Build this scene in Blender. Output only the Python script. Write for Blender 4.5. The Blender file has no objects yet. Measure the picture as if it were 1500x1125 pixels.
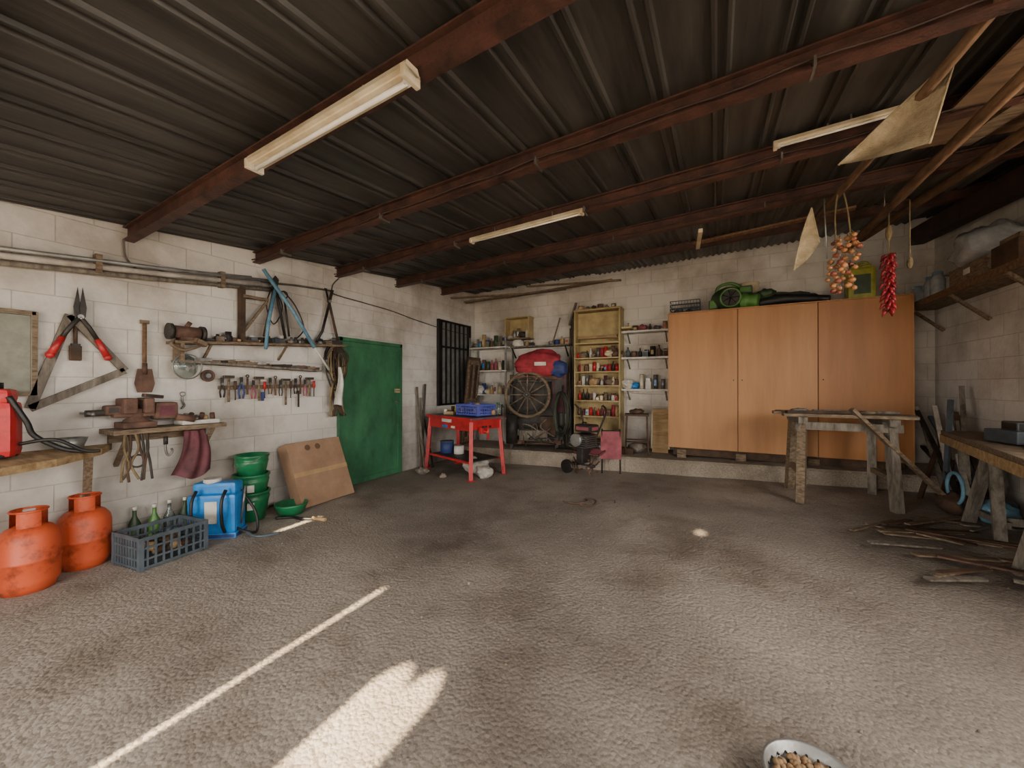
import bpy, bmesh, math, random
from mathutils import Vector, Matrix, noise
rnd=random.Random(7)
U=rnd.uniform
def H(h):
    h=h.lstrip('#'); o=[]
    for i in (0,2,4):
        c=int(h[i:i+2],16)/255
        o.append(c/12.92 if c<=.04045 else ((c+.055)/1.055)**2.4)
    return (o[0],o[1],o[2],1)
# ---------------- materials ----------------
def mat(name,c1,c2=None,rough=.7,metal=0.,scale=6,bump=.15,bscale=60,stretch=(1,1,1),p0=.35,p1=.65,trans=0,alpha=1):
    m=bpy.data.materials.new(name); m.use_nodes=True; nt=m.node_tree; N=nt.nodes; L=nt.links
    b=N['Principled BSDF']; b.inputs['Roughness'].default_value=rough; b.inputs['Metallic'].default_value=metal
    if trans: b.inputs['Transmission Weight'].default_value=trans
    if alpha<1: b.inputs['Alpha'].default_value=alpha
    tc=N.new('ShaderNodeTexCoord'); mp=N.new('ShaderNodeMapping'); mp.inputs['Scale'].default_value=stretch
    L.new(tc.outputs['Object'],mp.inputs['Vector'])
    n=N.new('ShaderNodeTexNoise'); n.inputs['Scale'].default_value=scale; n.inputs['Detail'].default_value=7; n.inputs['Roughness'].default_value=.65
    L.new(mp.outputs[0],n.inputs['Vector'])
    r=N.new('ShaderNodeValToRGB'); c1=H(c1); c2=H(c2) if c2 else tuple(x*.7 for x in c1[:3])+(1,)
    r.color_ramp.elements[0].position=p0; r.color_ramp.elements[1].position=p1
    r.color_ramp.elements[0].color=c2; r.color_ramp.elements[1].color=c1
    L.new(n.outputs['Fac'],r.inputs['Fac']); L.new(r.outputs['Color'],b.inputs['Base Color'])
    if bump:
        n2=N.new('ShaderNodeTexNoise'); n2.inputs['Scale'].default_value=bscale; n2.inputs['Detail'].default_value=4
        L.new(mp.outputs[0],n2.inputs['Vector'])
        bp=N.new('ShaderNodeBump'); bp.inputs['Strength'].default_value=bump; bp.inputs['Distance'].default_value=.01
        L.new(n2.outputs['Fac'],bp.inputs['Height']); L.new(bp.outputs[0],b.inputs['Normal'])
    return m
def wallmat(name,lift=1.0):
    m=bpy.data.materials.new(name); m.use_nodes=True; nt=m.node_tree; N=nt.nodes; L=nt.links
    b=N['Principled BSDF']; b.inputs['Roughness'].default_value=.9
    g=N.new('ShaderNodeNewGeometry'); s=N.new('ShaderNodeSeparateXYZ'); L.new(g.outputs['Position'],s.inputs[0])
    a=N.new('ShaderNodeMath'); a.operation='ADD'; L.new(s.outputs['X'],a.inputs[0]); L.new(s.outputs['Y'],a.inputs[1])
    c=N.new('ShaderNodeCombineXYZ'); L.new(a.outputs[0],c.inputs['X']); L.new(s.outputs['Z'],c.inputs['Y'])
    br=N.new('ShaderNodeTexBrick'); br.inputs['Scale'].default_value=1; br.inputs['Brick Width'].default_value=.42; br.inputs['Row Height'].default_value=.21
    br.inputs['Mortar Size'].default_value=.006; br.inputs['Mortar Smooth'].default_value=.9
    br.inputs['Color1'].default_value=H('#d6d1c9'); br.inputs['Color2'].default_value=H('#dedad4'); br.inputs['Mortar'].default_value=H('#c6c0b7')
    L.new(c.outputs[0],br.inputs['Vector'])
    n=N.new('ShaderNodeTexNoise'); n.inputs['Scale'].default_value=1.1; n.inputs['Detail'].default_value=8; n.inputs['Roughness'].default_value=.62
    L.new(g.outputs['Position'],n.inputs['Vector'])
    r=N.new('ShaderNodeValToRGB'); r.color_ramp.elements[0].position=.36; r.color_ramp.elements[0].color=H('#a09486'); r.color_ramp.elements[1].position=.56; r.color_ramp.elements[1].color=(1,1,1,1)
    L.new(n.outputs['Fac'],r.inputs[0])
    mx=N.new('ShaderNodeMixRGB'); mx.blend_type='MULTIPLY'; mx.inputs[0].default_value=.6; L.new(br.outputs['Color'],mx.inputs[1]); L.new(r.outputs[0],mx.inputs[2])
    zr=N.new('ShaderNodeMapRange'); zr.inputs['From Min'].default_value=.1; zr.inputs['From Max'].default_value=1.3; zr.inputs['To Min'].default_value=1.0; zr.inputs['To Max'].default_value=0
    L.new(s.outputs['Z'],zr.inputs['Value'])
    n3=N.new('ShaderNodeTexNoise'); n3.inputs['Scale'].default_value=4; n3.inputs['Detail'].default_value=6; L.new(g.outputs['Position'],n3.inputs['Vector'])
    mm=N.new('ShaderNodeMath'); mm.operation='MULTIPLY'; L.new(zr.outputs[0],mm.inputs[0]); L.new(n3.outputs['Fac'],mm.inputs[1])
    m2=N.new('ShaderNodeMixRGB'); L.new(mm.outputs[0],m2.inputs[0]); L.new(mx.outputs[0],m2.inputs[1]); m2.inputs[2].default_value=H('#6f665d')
    L.new(m2.outputs[0],b.inputs['Base Color'])
    n2=N.new('ShaderNodeTexNoise'); n2.inputs['Scale'].default_value=22; n2.inputs['Detail'].default_value=5; L.new(g.outputs['Position'],n2.inputs['Vector'])
    ad=N.new('ShaderNodeMath'); ad.operation='MULTIPLY_ADD'; L.new(br.outputs['Fac'],ad.inputs[0]); ad.inputs[1].default_value=-.8; L.new(n2.outputs['Fac'],ad.inputs[2])
    bp=N.new('ShaderNodeBump'); bp.inputs['Strength'].default_value=.45; bp.inputs['Distance'].default_value=.012
    L.new(ad.outputs[0],bp.inputs['Height']); L.new(bp.outputs[0],b.inputs['Normal'])
    return m
def floormat(name,ca='#a3998e',cb='#7b7168'):
    m=bpy.data.materials.new(name); m.use_nodes=True; nt=m.node_tree; N=nt.nodes; L=nt.links
    b=N['Principled BSDF']; b.inputs['Roughness'].default_value=.8
    g=N.new('ShaderNodeNewGeometry')
    n=N.new('ShaderNodeTexNoise'); n.inputs['Scale'].default_value=.5; n.inputs['Detail'].default_value=8; n.inputs['Roughness'].default_value=.55; n.inputs['Distortion'].default_value=.4
    L.new(g.outputs['Position'],n.inputs['Vector'])
    r=N.new('ShaderNodeValToRGB'); r.color_ramp.elements[0].position=.38; r.color_ramp.elements[0].color=H(cb); r.color_ramp.elements[1].position=.6; r.color_ramp.elements[1].color=H(ca)
    L.new(n.outputs['Fac'],r.inputs[0])
    n2=N.new('ShaderNodeTexNoise'); n2.inputs['Scale'].default_value=70; n2.inputs['Detail'].default_value=5; n2.inputs['Roughness'].default_value=.7; L.new(g.outputs['Position'],n2.inputs['Vector'])
    r2=N.new('ShaderNodeValToRGB'); r2.color_ramp.elements[0].position=.36; r2.color_ramp.elements[0].color=(.5,.47,.44,1); r2.color_ramp.elements[1].position=.6; r2.color_ramp.elements[1].color=(1.15,1.15,1.15,1)
    L.new(n2.outputs['Fac'],r2.inputs[0])
    mx=N.new('ShaderNodeMixRGB'); mx.blend_type='MULTIPLY'; mx.inputs[0].default_value=.6; L.new(r.outputs[0],mx.inputs[1]); L.new(r2.outputs[0],mx.inputs[2])
    n5=N.new('ShaderNodeTexNoise'); n5.inputs['Scale'].default_value=1.2; n5.inputs['Detail'].default_value=8; n5.inputs['Roughness'].default_value=.6
    mp=N.new('ShaderNodeMapping'); mp.inputs['Location'].default_value=(7.3,2.1,0); L.new(g.outputs['Position'],mp.inputs[0]); L.new(mp.outputs[0],n5.inputs['Vector'])
    r5=N.new('ShaderNodeValToRGB'); r5.color_ramp.elements[0].position=.32; r5.color_ramp.elements[0].color=H('#96836f'); r5.color_ramp.elements[1].position=.5; r5.color_ramp.elements[1].color=(1,1,1,1); L.new(n5.outputs['Fac'],r5.inputs[0])
    m5=N.new('ShaderNodeMixRGB'); m5.blend_type='MULTIPLY'; m5.inputs[0].default_value=.6; L.new(mx.outputs[0],m5.inputs[1]); L.new(r5.outputs[0],m5.inputs[2])
    L.new(m5.outputs[0],b.inputs['Base Color'])
    # exposed aggregate: rounded pebbles in trowelled cement
    v=N.new('ShaderNodeTexVoronoi'); v.inputs['Scale'].default_value=48; L.new(g.outputs['Position'],v.inputs['Vector'])
    n4=N.new('ShaderNodeTexNoise'); n4.inputs['Scale'].default_value=14; n4.inputs['Detail'].default_value=9; n4.inputs['Roughness'].default_value=.7; L.new(g.outputs['Position'],n4.inputs['Vector'])
    n6=N.new('ShaderNodeTexNoise'); n6.inputs['Scale'].default_value=2.2; n6.inputs['Detail'].default_value=3; L.new(g.outputs['Position'],n6.inputs['Vector'])
    ad=N.new('ShaderNodeMath'); ad.operation='MULTIPLY_ADD'; L.new(v.outputs['Distance'],ad.inputs[0]); ad.inputs[1].default_value=-.45; L.new(n4.outputs['Fac'],ad.inputs[2])
    ae=N.new('ShaderNodeMath'); ae.operation='MULTIPLY_ADD'; L.new(n6.outputs['Fac'],ae.inputs[0]); ae.inputs[1].default_value=1.2; L.new(ad.outputs[0],ae.inputs[2])
    bp=N.new('ShaderNodeBump'); bp.inputs['Strength'].default_value=.8; bp.inputs['Distance'].default_value=.02
    L.new(ae.outputs[0],bp.inputs['Height']); L.new(bp.outputs[0],b.inputs['Normal'])
    return m
M=dict(
 roof=mat('roof_sheet','#4a4845','#2a2927',rough=.45,scale=3,stretch=(3,.25,1),bump=.3,bscale=12),
 corr=mat('corrugated_sheet','#66635d','#393633',rough=.5,scale=3,stretch=(2,.4,1),bump=.3,bscale=12),
 beam=mat('rusty_beam','#59392f','#30201a',rough=.55,scale=7,bump=.4),
 beamd=mat('dark_beam','#46332b','#271c17',rough=.7,scale=5,bump=.3),
 pole=mat('pole_wood','#85664a','#503a28',rough=.8,scale=5,stretch=(6,1,6)),
 ply=mat('plywood','#7a6048','#503d2c',rough=.8,scale=3,stretch=(1,4,1)),
 cab=mat('cabinet_wood','#b98555','#a97647',rough=.5,scale=1.3,stretch=(5,1,.5),bump=.05),
 cab2=mat('cabinet_wood_dark','#ad7545','#9a6637',rough=.5,scale=1.3,stretch=(5,1,.5),bump=.05),
 greend=mat('green_paint','#407a55','#26523a',rough=.5,scale=3.5,stretch=(1,1,.5),bump=.2,bscale=20),
 oldw=mat('old_wood','#8a7862','#524232',rough=.85,scale=6,stretch=(2,8,8),bump=.4,bscale=20),
 greyw=mat('grey_wood','#857d71','#534b42',rough=.9,scale=6,stretch=(4,4,1),bump=.4,bscale=20),
 pale=mat('pale_wood','#b99d74','#866b47',rough=.8,scale=4,stretch=(1,6,6),bump=.2),
 darkw=mat('dark_wood','#5a4332','#33251b',rough=.8,scale=5),
 card=mat('cardboard','#a4856b','#8b6d55',rough=.9,scale=3,bump=.05),
 cardd=mat('cardboard_dark','#6d533f',rough=.9),
 orange=mat('orange_gas','#c4522d','#74301d',rough=.5,scale=7,p0=.34,p1=.5),
 red=mat('red_paint','#b8282c','#7d1f25',rough=.4,scale=5,p0=.3,p1=.5),
 redc=mat('red_cloth','#b33742','#7a2630',rough=.8),
 redf=mat('faded_red','#a85a63','#7a4048',rough=.8),
 burg=mat('burgundy','#6c3840','#442529',rough=.75),
 blue=mat('blue_plastic','#2587d2','#1d68ac',rough=.35,bump=.03),
 bluec=mat('blue_crate_plastic','#5c64bb','#474e9a',rough=.45,bump=.03),
 navy=mat('navy','#33437a',rough=.6),
 teal=mat('light_blue_paint','#76a2b8','#47738b',rough=.5),
 greenb=mat('green_bucket','#227a4d','#165838',rough=.35,bump=.03),
 lime=mat('lime_green','#5f9244','#3c6a2c',rough=.4,bump=.03),
 dgreen=mat('dark_green','#43593b','#293a25',rough=.5),
 yel=mat('yellow_plastic','#b0ae3c','#7d7b28',rough=.4,bump=.03),
 yelp=mat('yellow_paint','#c3b080','#9d885c',rough=.7,scale=3),
 black=mat('black_plastic','#222120','#121111',rough=.5,bump=.05),
 greyp=mat('grey_plastic','#515a62','#3a4249',rough=.5,bump=.05),
 iron=mat('dark_iron','#44403c','#272220',rough=.55,metal=.3,bump=.3),
 steel=mat('steel','#908f8c','#5c5751',rough=.4,metal=.6,bump=.1),
 galv=mat('galvanised','#a8a9a7','#7a7973',rough=.4,metal=.5,bump=.1),
 rust=mat('rust','#735648','#463127',rough=.8,metal=.1,bump=.4),
 white=mat('white_plastic','#dedbd2','#b0aba0',rough=.5,bump=.05),
 cream=mat('cream_enamel','#e2d7bc','#b9a785',rough=.5,scale=4,bump=.05),
 tube=mat('tube_glass','#f2f0e8','#e0dccf',rough=.2,bump=0),
 sack=mat('white_sack','#c4beb5','#8c8378',rough=.9,bump=.5,bscale=25),
 bagp=mat('clear_bag','#c9cdd0','#959a9c',rough=.25,bump=.5,bscale=9,trans=.35),
 burlap=mat('burlap','#cabb9d','#a39272',rough=.95,scale=14,bump=.5,bscale=150),
 glass=mat('glass_jar','#cfd8d4','#b5c0bb',rough=.08,trans=.85,bump=0),
 onion=mat('onion_skin','#c28a58','#8d5b33',rough=.45,scale=12,bump=.1),
 onionr=mat('onion_red','#a35e46','#6d3829',rough=.45,scale=12,bump=.1),
 pepper=mat('dried_pepper','#ab2b34','#681519',rough=.35,scale=20,bump=.3),
 nut=mat('hazelnut','#a98a64','#745538',rough=.6,scale=20,bump=.1),
 step=floormat('step_concrete','#ada192','#817567'),
 rope=mat('rope','#8c7b59','#5b4e39',rough=.95),
 cable=mat('cable_grey','#6a655d','#45413b',rough=.7),
 tan=mat('tan','#b5956b',rough=.7),
 pane=mat('dusty_pane','#8f8e8a','#6a6965',rough=.5),
 mirror=mat('pinboard','#8e8d80','#6e6e60',rough=.6),
)
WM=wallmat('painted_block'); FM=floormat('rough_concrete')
# ---------------- builder ----------------
def cm(pts,k=6,closed=False):
    P=[Vector(p) for p in pts]; out=[]; n=len(P)
    rng=range(n if closed else n-1)
    for i in rng:
        g=lambda j:P[j%n] if closed else P[max(0,min(n-1,j))]
        a,b,c,d=g(i-1),g(i),g(i+1),g(i+2)
        for t in range(k):
            t/=k
            out.append(.5*((2*b)+(c-a)*t+(2*a-5*b+4*c-d)*t*t+(3*b-a-3*c+d)*t**3))
    if not closed: out.append(P[-1])
    return out
class B:
    def __init__(s,loc=(0,0,0),rz=0,rx=0,ry=0):
        s.bm=bmesh.new(); s.mats=[]; s.loc=Vector(loc); s.rot=(math.radians(rx),math.radians(ry),math.radians(rz))
    def mi(s,m):
        m=M[m] if isinstance(m,str) else m
        if m not in s.mats: s.mats.append(m)
        return s.mats.index(m)
    def _set(s,verts,m,smooth=False):
        fs={f for v in verts for f in v.link_faces}; i=s.mi(m)
        for f in fs:
            f.material_index=i; f.smooth=smooth and len(f.verts)<=4
        return fs
    def box(s,c,size,m,rot=(0,0,0),bev=0):
        Mx=Matrix.Translation(c)@Matrix.Rotation(math.radians(rot[2]),4,'Z')@Matrix.Rotation(math.radians(rot[1]),4,'Y')@Matrix.Rotation(math.radians(rot[0]),4,'X')@Matrix.Diagonal((size[0],size[1],size[2],1))
        r=bmesh.ops.create_cube(s.bm,size=1,matrix=Mx); s._set(r['verts'],m)
        if bev:
            es=list({e for v in r['verts'] for e in v.link_edges})
            bmesh.ops.bevel(s.bm,geom=es,offset=bev,segments=2,profile=.6,affect='EDGES')
    def beam(s,p0,p1,w,h,m,roll=0):
        p0=Vector(p0);p1=Vector(p1); d=p1-p0; q=d.to_track_quat('X','Z')
        Mx=Matrix.Translation((p0+p1)/2)@q.to_matrix().to_4x4()@Matrix.Rotation(math.radians(roll),4,'X')@Matrix.Diagonal((d.length,w,h,1))
        r=bmesh.ops.create_cube(s.bm,size=1,matrix=Mx); s._set(r['verts'],m)
    def cyl(s,p0,p1,r0,m,r1=None,seg=20,caps=True):
        p0=Vector(p0);p1=Vector(p1); d=p1-p0; q=d.to_track_quat('Z','Y')
        Mx=Matrix.Translation((p0+p1)/2)@q.to_matrix().to_4x4()
        r=bmesh.ops.create_cone(s.bm,cap_ends=caps,segments=seg,radius1=r0,radius2=r0 if r1 is None else r1,depth=d.length,matrix=Mx); s._set(r['verts'],m,True)
    def sph(s,c,r,m,sc=(1,1,1),rot=(0,0,0),u=14,v=9):
        Mx=Matrix.Translation(c)@Matrix.Rotation(math.radians(rot[2]),4,'Z')@Matrix.Rotation(math.radians(rot[1]),4,'Y')@Matrix.Rotation(math.radians(rot[0]),4,'X')@Matrix.Diagonal((sc[0],sc[1],sc[2],1))
        q=bmesh.ops.create_uvsphere(s.bm,u_segments=u,v_segments=v,radius=r,matrix=Mx); s._set(q['verts'],m,True)
    def lathe(s,prof,c,m,seg=28,sc=(1,1),axis=None):
        R=Matrix.Identity(4)
        if axis is not None: R=Vector(axis).to_track_quat('Z','Y').to_matrix().to_4x4()
        T=Matrix.Translation(c)@R; rings=[]; i=s.mi(m)
        for r,z in prof:
            rings.append([s.bm.verts.new(T@Vector((max(r,1e-4)*math.cos(2*math.pi*k/seg)*sc[0],max(r,1e-4)*math.sin(2*math.pi*k/seg)*sc[1],z))) for k in range(seg)])
        for a,b in zip(rings,rings[1:]):
            for k in range(seg):
                f=s.bm.faces.new((a[k],a[(k+1)%seg],b[(k+1)%seg],b[k])); f.material_index=i; f.smooth=True
    def tube(s,pts,r,m,seg=7,closed=False):
        P=[Vector(p) for p in pts]; n=len(P); i0=s.mi(m); rings=[]; nrm=None
        for i in range(n):
            if closed: t=(P[(i+1)%n]-P[i-1])
            else: t=P[min(n-1,i+1)]-P[max(0,i-1)]
            t=t.normalized() if t.length>1e-9 else Vector((0,0,1))
            if nrm is None: nrm=t.orthogonal().normalized()
            else:
                nrm=(nrm-t*nrm.dot(t)); nrm=nrm.normalized() if nrm.length>1e-6 else t.orthogonal().normalized()
            bn=t.cross(nrm); rr=r[i] if isinstance(r,(list,tuple)) else r
            rings.append([s.bm.verts.new(P[i]+(nrm*math.cos(2*math.pi*k/seg)+bn*math.sin(2*math.pi*k/seg))*rr) for k in range(seg)])
        prs=list(zip(rings,rings[1:]))
        if closed: prs.append((rings[-1],rings[0]))
        for a,b in prs:
            for k in range(seg):
                f=s.bm.faces.new((a[k],a[(k+1)%seg],b[(k+1)%seg],b[k])); f.material_index=i0; f.smooth=True
        if not closed:
            for rg in (rings[0][::-1],rings[-1]):
                f=s.bm.faces.new(rg); f.material_index=i0
    def ring(s,c,R,r,m,axis='y',seg=32,ts=7):
        pts=[]
        for k in range(seg):
            a=2*math.pi*k/seg; x,y=R*math.cos(a),R*math.sin(a)
            pts.append(Vector(c)+(Vector((x,0,y)) if axis=='y' else Vector((x,y,0)) if axis=='z' else Vector((0,x,y))))
        s.tube(pts,r,m,ts,True)
    def prism(s,poly,vec,m):
        vec=Vector(vec); a=[s.bm.verts.new(Vector(p)) for p in poly]; b=[s.bm.verts.new(Vector(p)+vec) for p in poly]; i=s.mi(m); n=len(a)
        fs=[s.bm.faces.new(a[::-1]),s.bm.faces.new(b)]+[s.bm.faces.new((a[k],a[(k+1)%n],b[(k+1)%n],b[k])) for k in range(n)]
        for f in fs: f.material_index=i
    def patch(s,fn,nu,nv,m,smooth=True):
        g=[[s.bm.verts.new(fn(u/nu,v/nv)) for v in range(nv+1)] for u in range(nu+1)]; i=s.mi(m)
        for u in range(nu):
            for v in range(nv):
                f=s.bm.faces.new((g[u][v],g[u+1][v],g[u+1][v+1],g[u][v+1])); f.material_index=i; f.smooth=smooth
    def lump(s,c,r,m,sc=(1,1,1),amp=.25,fr=4,seed=0,u=28,v=18):
        q=bmesh.ops.create_uvsphere(s.bm,u_segments=u,v_segments=v,radius=1)
        for vt in q['verts']:
            p=vt.co.copy(); k=1+amp*noise.fractal(p*fr*.5+Vector((seed,seed*2,0)),1,2,3)
            vt.co=Vector(c)+Vector((p.x*sc[0],p.y*sc[1],p.z*sc[2]))*r*k
        s._set(q['verts'],m,True)
    def done(s,name,norm=True):
        if norm: bmesh.ops.recalc_face_normals(s.bm,faces=s.bm.faces)
        me=bpy.data.meshes.new(name); s.bm.to_mesh(me); s.bm.free()
        for m in s.mats: me.materials.append(m)
        o=bpy.data.objects.new(name,me); bpy.context.scene.collection.objects.link(o)
        o.location=s.loc; o.rotation_euler=s.rot; return o
def LW(y,z,off=0): return B((-4.545+off,y,z),90)
def BW(x,z,off=0): return B((x,6.855-off,z),0)
# ---------------- room ----------------
XL,XR,YF,YB=-4.55,2.45,-1.0,6.86
RZ=lambda x,y:2.67+.1*y+.03*(x+4.55)
fz=lambda x,y:.035*(x+4.55)*max(0,y)/6
st=lambda x:.32+.022*(x+1.69)
def addp(b,x0,x1,y0,y1,z0,top=None):
    f=lambda x,y:(RZ(x,y)+.02 if top is None else top)
    v=[b.bm.verts.new(p) for p in [(x0,y0,z0),(x1,y0,z0),(x1,y1,z0),(x0,y1,z0),(x0,y0,f(x0,y0)),(x1,y0,f(x1,y0)),(x1,y1,f(x1,y1)),(x0,y1,f(x0,y1))]]
    for q in ((3,2,1,0),(4,5,6,7),(0,1,5,4),(1,2,6,5),(2,3,7,6),(3,0,4,7)): b.bm.faces.new([v[i] for i in q])
def wallprism(name,x0,x1,y0,y1,z0=-.1,top=None):
    b=B(); addp(b,x0,x1,y0,y1,z0,top); b.mi(WM); return b.done(name)
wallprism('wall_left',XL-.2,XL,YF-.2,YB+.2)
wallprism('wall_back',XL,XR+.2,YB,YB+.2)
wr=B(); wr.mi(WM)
addp(wr,XR,XR+.2,3.3,YB,-.1); addp(wr,XR,XR+.2,YF-.2,-.6,-.1); addp(wr,XR,XR+.2,-.6,3.3,-.1,1.45); addp(wr,XR,XR+.2,-.6,3.3,2.6)  # high opening added out of view so sky light reaches the left wall
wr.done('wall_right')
wf=B(); wf.mi(WM)
T=.06
gaps=[(-3.735,-3.69,2.1,2.42),(-3.4,-2.15,-.1,2.25),(-2.014,-1.986,.1,1.95)]
for k in range(20):
    t=(k+.5)/20; gaps.append((-1.42+.016*k,-1.42+.016*(k+1),.25,1.52+.15*math.sqrt(abs(math.sin(2*math.pi*t)))*(.85 if t<.5 else 1)))
gaps.append((-.9,-.25,-.1,2.3))
x=XL
for a,c,z0,z1 in gaps:
    if a>x+1e-5: addp(wf,x,a,YF-T,YF,-.1)
    if z0>0: addp(wf,a,c,YF-T,YF,-.1,z0)
    addp(wf,a,c,YF-T,YF,z1); x=c
addp(wf,x,XR,YF-T,YF,-.1)
wf.done('wall_front')
for x0,x1 in((-3.5,-2.06),(-1.0,-.15)):  # unseen roofs on posts, added to keep direct sun out of the front openings
    b=B(((x0+x1)/2,-3.07,2.42)); b.box((0,0,0),(x1-x0,3.98,.05),'corr')
    for sx in(-1,1): b.box((sx*((x1-x0)/2-.04),-1.9,-1.27),(.06,.06,2.5),'iron')
    b.done('added_sun_blocker')
fl=B(); nx,ny=90,100
def ff(u,v):
    x=XL+(XR-XL)*u; y=YF+(YB-YF)*v
    return Vector((x,y,fz(x,y)+.006*noise.noise(Vector((x*2,y*2,0)))-.002))
fl.patch(ff,nx,ny,FM); fl.done('floor')
g=B(); g.box((0,0,-.22),(60,60,.1),FM); g.done('ground_outside')
rf=B(); i=rf.mi('roof')
xs=[];x=XL-.15
prof=[(0,0),(.17,0),(.18,-.018),(.195,-.018),(.205,0),(.235,0),(.245,-.018),(.26,-.018),(.27,0)]
while x<XR+.3:
    for a,z in prof: xs.append((x+a,z))
    x+=.30
xs+= [(-.165,0),(-.105,0)]; xs.sort()
ys=[YF-.3,-.345,-.285,1.0,2.4,3.5,4.6,5.7,YB+.25]
gr=[[rf.bm.verts.new((x,y,RZ(x,y)+dz+.004*noise.noise(Vector((x,y*3,0))))) for y in ys] for x,dz in xs]
for a in range(len(xs)-1):
    for c in range(len(ys)-1):
        if c==1 and abs(xs[a][0]+.165)<.001: continue
        rf.bm.faces.new((gr[a][c],gr[a+1][c],gr[a+1][c+1],gr[a][c+1]))
rf.done('ceiling')
b=B(); b.patch(lambda u,v:Vector((-1.9+4.1*u,4.75+2.05*v,RZ(-1.9+4.1*u,4.75+2.05*v)-.045+.014*math.sin(u*4.1/.085*2*math.pi))),330,4,'corr'); b.done('corrugated_roof_sheet')
for k,y0 in enumerate([.32,1.40,2.46,3.5,4.6,5.75]):
    b=B()
    ya=y0; yb=y0-.03*(XR-XL)
    for dz,w,h in ((-.035,.075,.01),(-.09,.012,.11),(-.145,.075,.012)):
        b.beam((XL,ya,RZ(XL,ya)+dz),(XR,yb,RZ(XR,yb)+dz),w,h,'beam')
    if k in(2,3,4):
        pts=[]
        for j in range(25):
            t=j/24; x=XL+(XR-XL)*t; pts.append((x,ya+(yb-ya)*t-.045,RZ(x,y0)-.12-.02*abs(math.sin(j*1.3))))
        b.tube(cm(pts,3),.006,'beamd')
        for j in range(2,24,5): b.box((pts[j][0],pts[j][1]+.04,pts[j][2]-.02),(.012,.11,.05),'cable')
    b.done('ceiling_beam')
b=B(); b.beam((2.28,2.0,RZ(2.28,2)-.24),(2.28,6.85,RZ(2.28,6.85)-.24),.14,.2,'beamd'); b.done('ceiling_beam')
b=B(); n=60; i=b.mi('step')
def stepf(u,v):
    x=XL+(XR-XL)*u; w=.02*noise.noise(Vector((x*3,0,5)))+.01*noise.noise(Vector((x*9,0,5)))
    P=[(5.9,-.05),(5.9+w,.5*st(x)),(5.905+w,st(x)-.03),(5.93+w,st(x)),(6.4,st(x)+w*.3),(YB,st(x))]
    p=P[round(v*5)]; return Vector((x,p[0],p[1]))
b.patch(stepf,n,5,'step',False); b.done('raised_step')
# ---------------- ceiling battens ----------------
def batten(x,y,z,L=1.24,ry=1.7,s=1.0):
    b=B((x,y,z),-1.7,0,-ry)
    b.prism([(-L/2,-.055*s,0),(-L/2,.055*s,0),(-L/2,.035*s,.045*s),(-L/2,-.035*s,.045*s)],(L,0,0),'cream')
    b.box((0,0,-.004),(L,.06*s,.01),'cream')
    for sx in(-1,1):
        b.box((sx*(L/2-.012),0,-.008),(.024,.11*s,.06*s),'cream',bev=.004)
        b.box((sx*(L/2-.03),0,-.022*s),(.02,.03,.035*s),'white')
        b.cyl((sx*(L/2-.3),0,.04*s),(sx*(L/2-.3),0,.075),.006,'steel')
    b.cyl((-L/2+.03,0,-.028*s),(L/2-.03,0,-.028*s),.013*s,'tube')
    b.done('fluorescent_light')
batten(-1.74,1.24,2.685,s=.88); batten(-1.68,3.38,2.95,s=.6); batten(.71,3.22,3.085,.72,s=.55)
# ---------------- cabinet ----------------
b=B((.6875,6.47,.495),0)
W,D,Hh=2.625,.72,1.961
b.box((0,.01,Hh/2),(W,D-.02,Hh),'cab2')
for sx in(-1,1): b.box((sx*(W/2+.002),0,Hh/2),(.02,D,Hh+.01),'cab')
dw=W/3
for k in range(3):
    cx=-W/2+dw*(k+.5); b.box((cx,-D/2,Hh/2),(dw-.008,.022,Hh-.01),'cab' if k<2 else 'cab2',bev=.003)
    b.cyl((cx+(dw/2-.05)*(1 if k==0 else -1),-D/2-.01,Hh*.5),(cx+(dw/2-.05)*(1 if k==0 else -1),-D/2-.014,Hh*.5),.008,'darkw')
    b.box((cx,-D/2+.0,Hh+.004),(dw,.03,.012),'cab')
b.box((0,.02,-.055),(W-.1,D-.12,.11),'darkw')
for sx in(-1.15,-.4,.4,1.15):
    for sy in(-.25,.25): b.box((sx,sy,-.1),(.12,.12,.13),'oldw')
b.done('wardrobe_cabinet')
# ---------------- green door ----------------
b=LW(4.09,0)
b.box((0,-.02,1.01),(1.08,.04,2.0),'greend',bev=.004)
for x in(-.52,.52): b.box((x,-.045,1.01),(.05,.012,2.0),'greend')
for z in(.06,1.98): b.box((0,-.045,z),(1.0,.012,.06),'greend')
b.box((-.565,-.02,1.03),(.05,.06,2.06),'greend'); b.box((.565,-.02,1.03),(.04,.06,2.06),'greend'); b.box((0,-.02,2.04),(1.17,.06,.05),'greend')
b.box((.46,-.065,1.32),(.1,.03,.07),'yelp',bev=.005); b.cyl((.4,-.07,1.32),(.5,-.1,1.32),.008,'steel'); b.cyl((.47,-.05,1.15),(.47,-.1,1.15),.015,'steel'); b.cyl((.47,-.1,1.15),(.37,-.1,1.15),.01,'steel')
for z in(.3,1.1,1.8): b.cyl((-.54,-.05,z-.06),(-.54,-.05,z+.06),.012,'iron')
b.done('door_1')
b=LW(6.12,1.83)
b.box((0,-.01,0),(1.0,.01,1.55),'pane')
for x in(-.5,.5): b.box((x,-.03,0),(.05,.05,1.6),'black')
for z in(-.78,.3,.78): b.box((0,-.03,z),(1.0,.04,.035),'black')
for k in range(7): b.box((-.43+k*.143,-.04,0),(.035,.02,1.58),'black')
b.done('window_1')
b=B((-4.36,6.3,st(-4.4)),90,6)
b.box((0,0,.85),(.4,.03,1.7),'darkw'); 
for z in(.1,.85,1.6): b.box((0,-.02,z),(.4,.02,.09),'oldw')
for x in(-.17,0,.17): b.box((x,-.02,.85),(.05,.02,1.6),'oldw')
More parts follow.
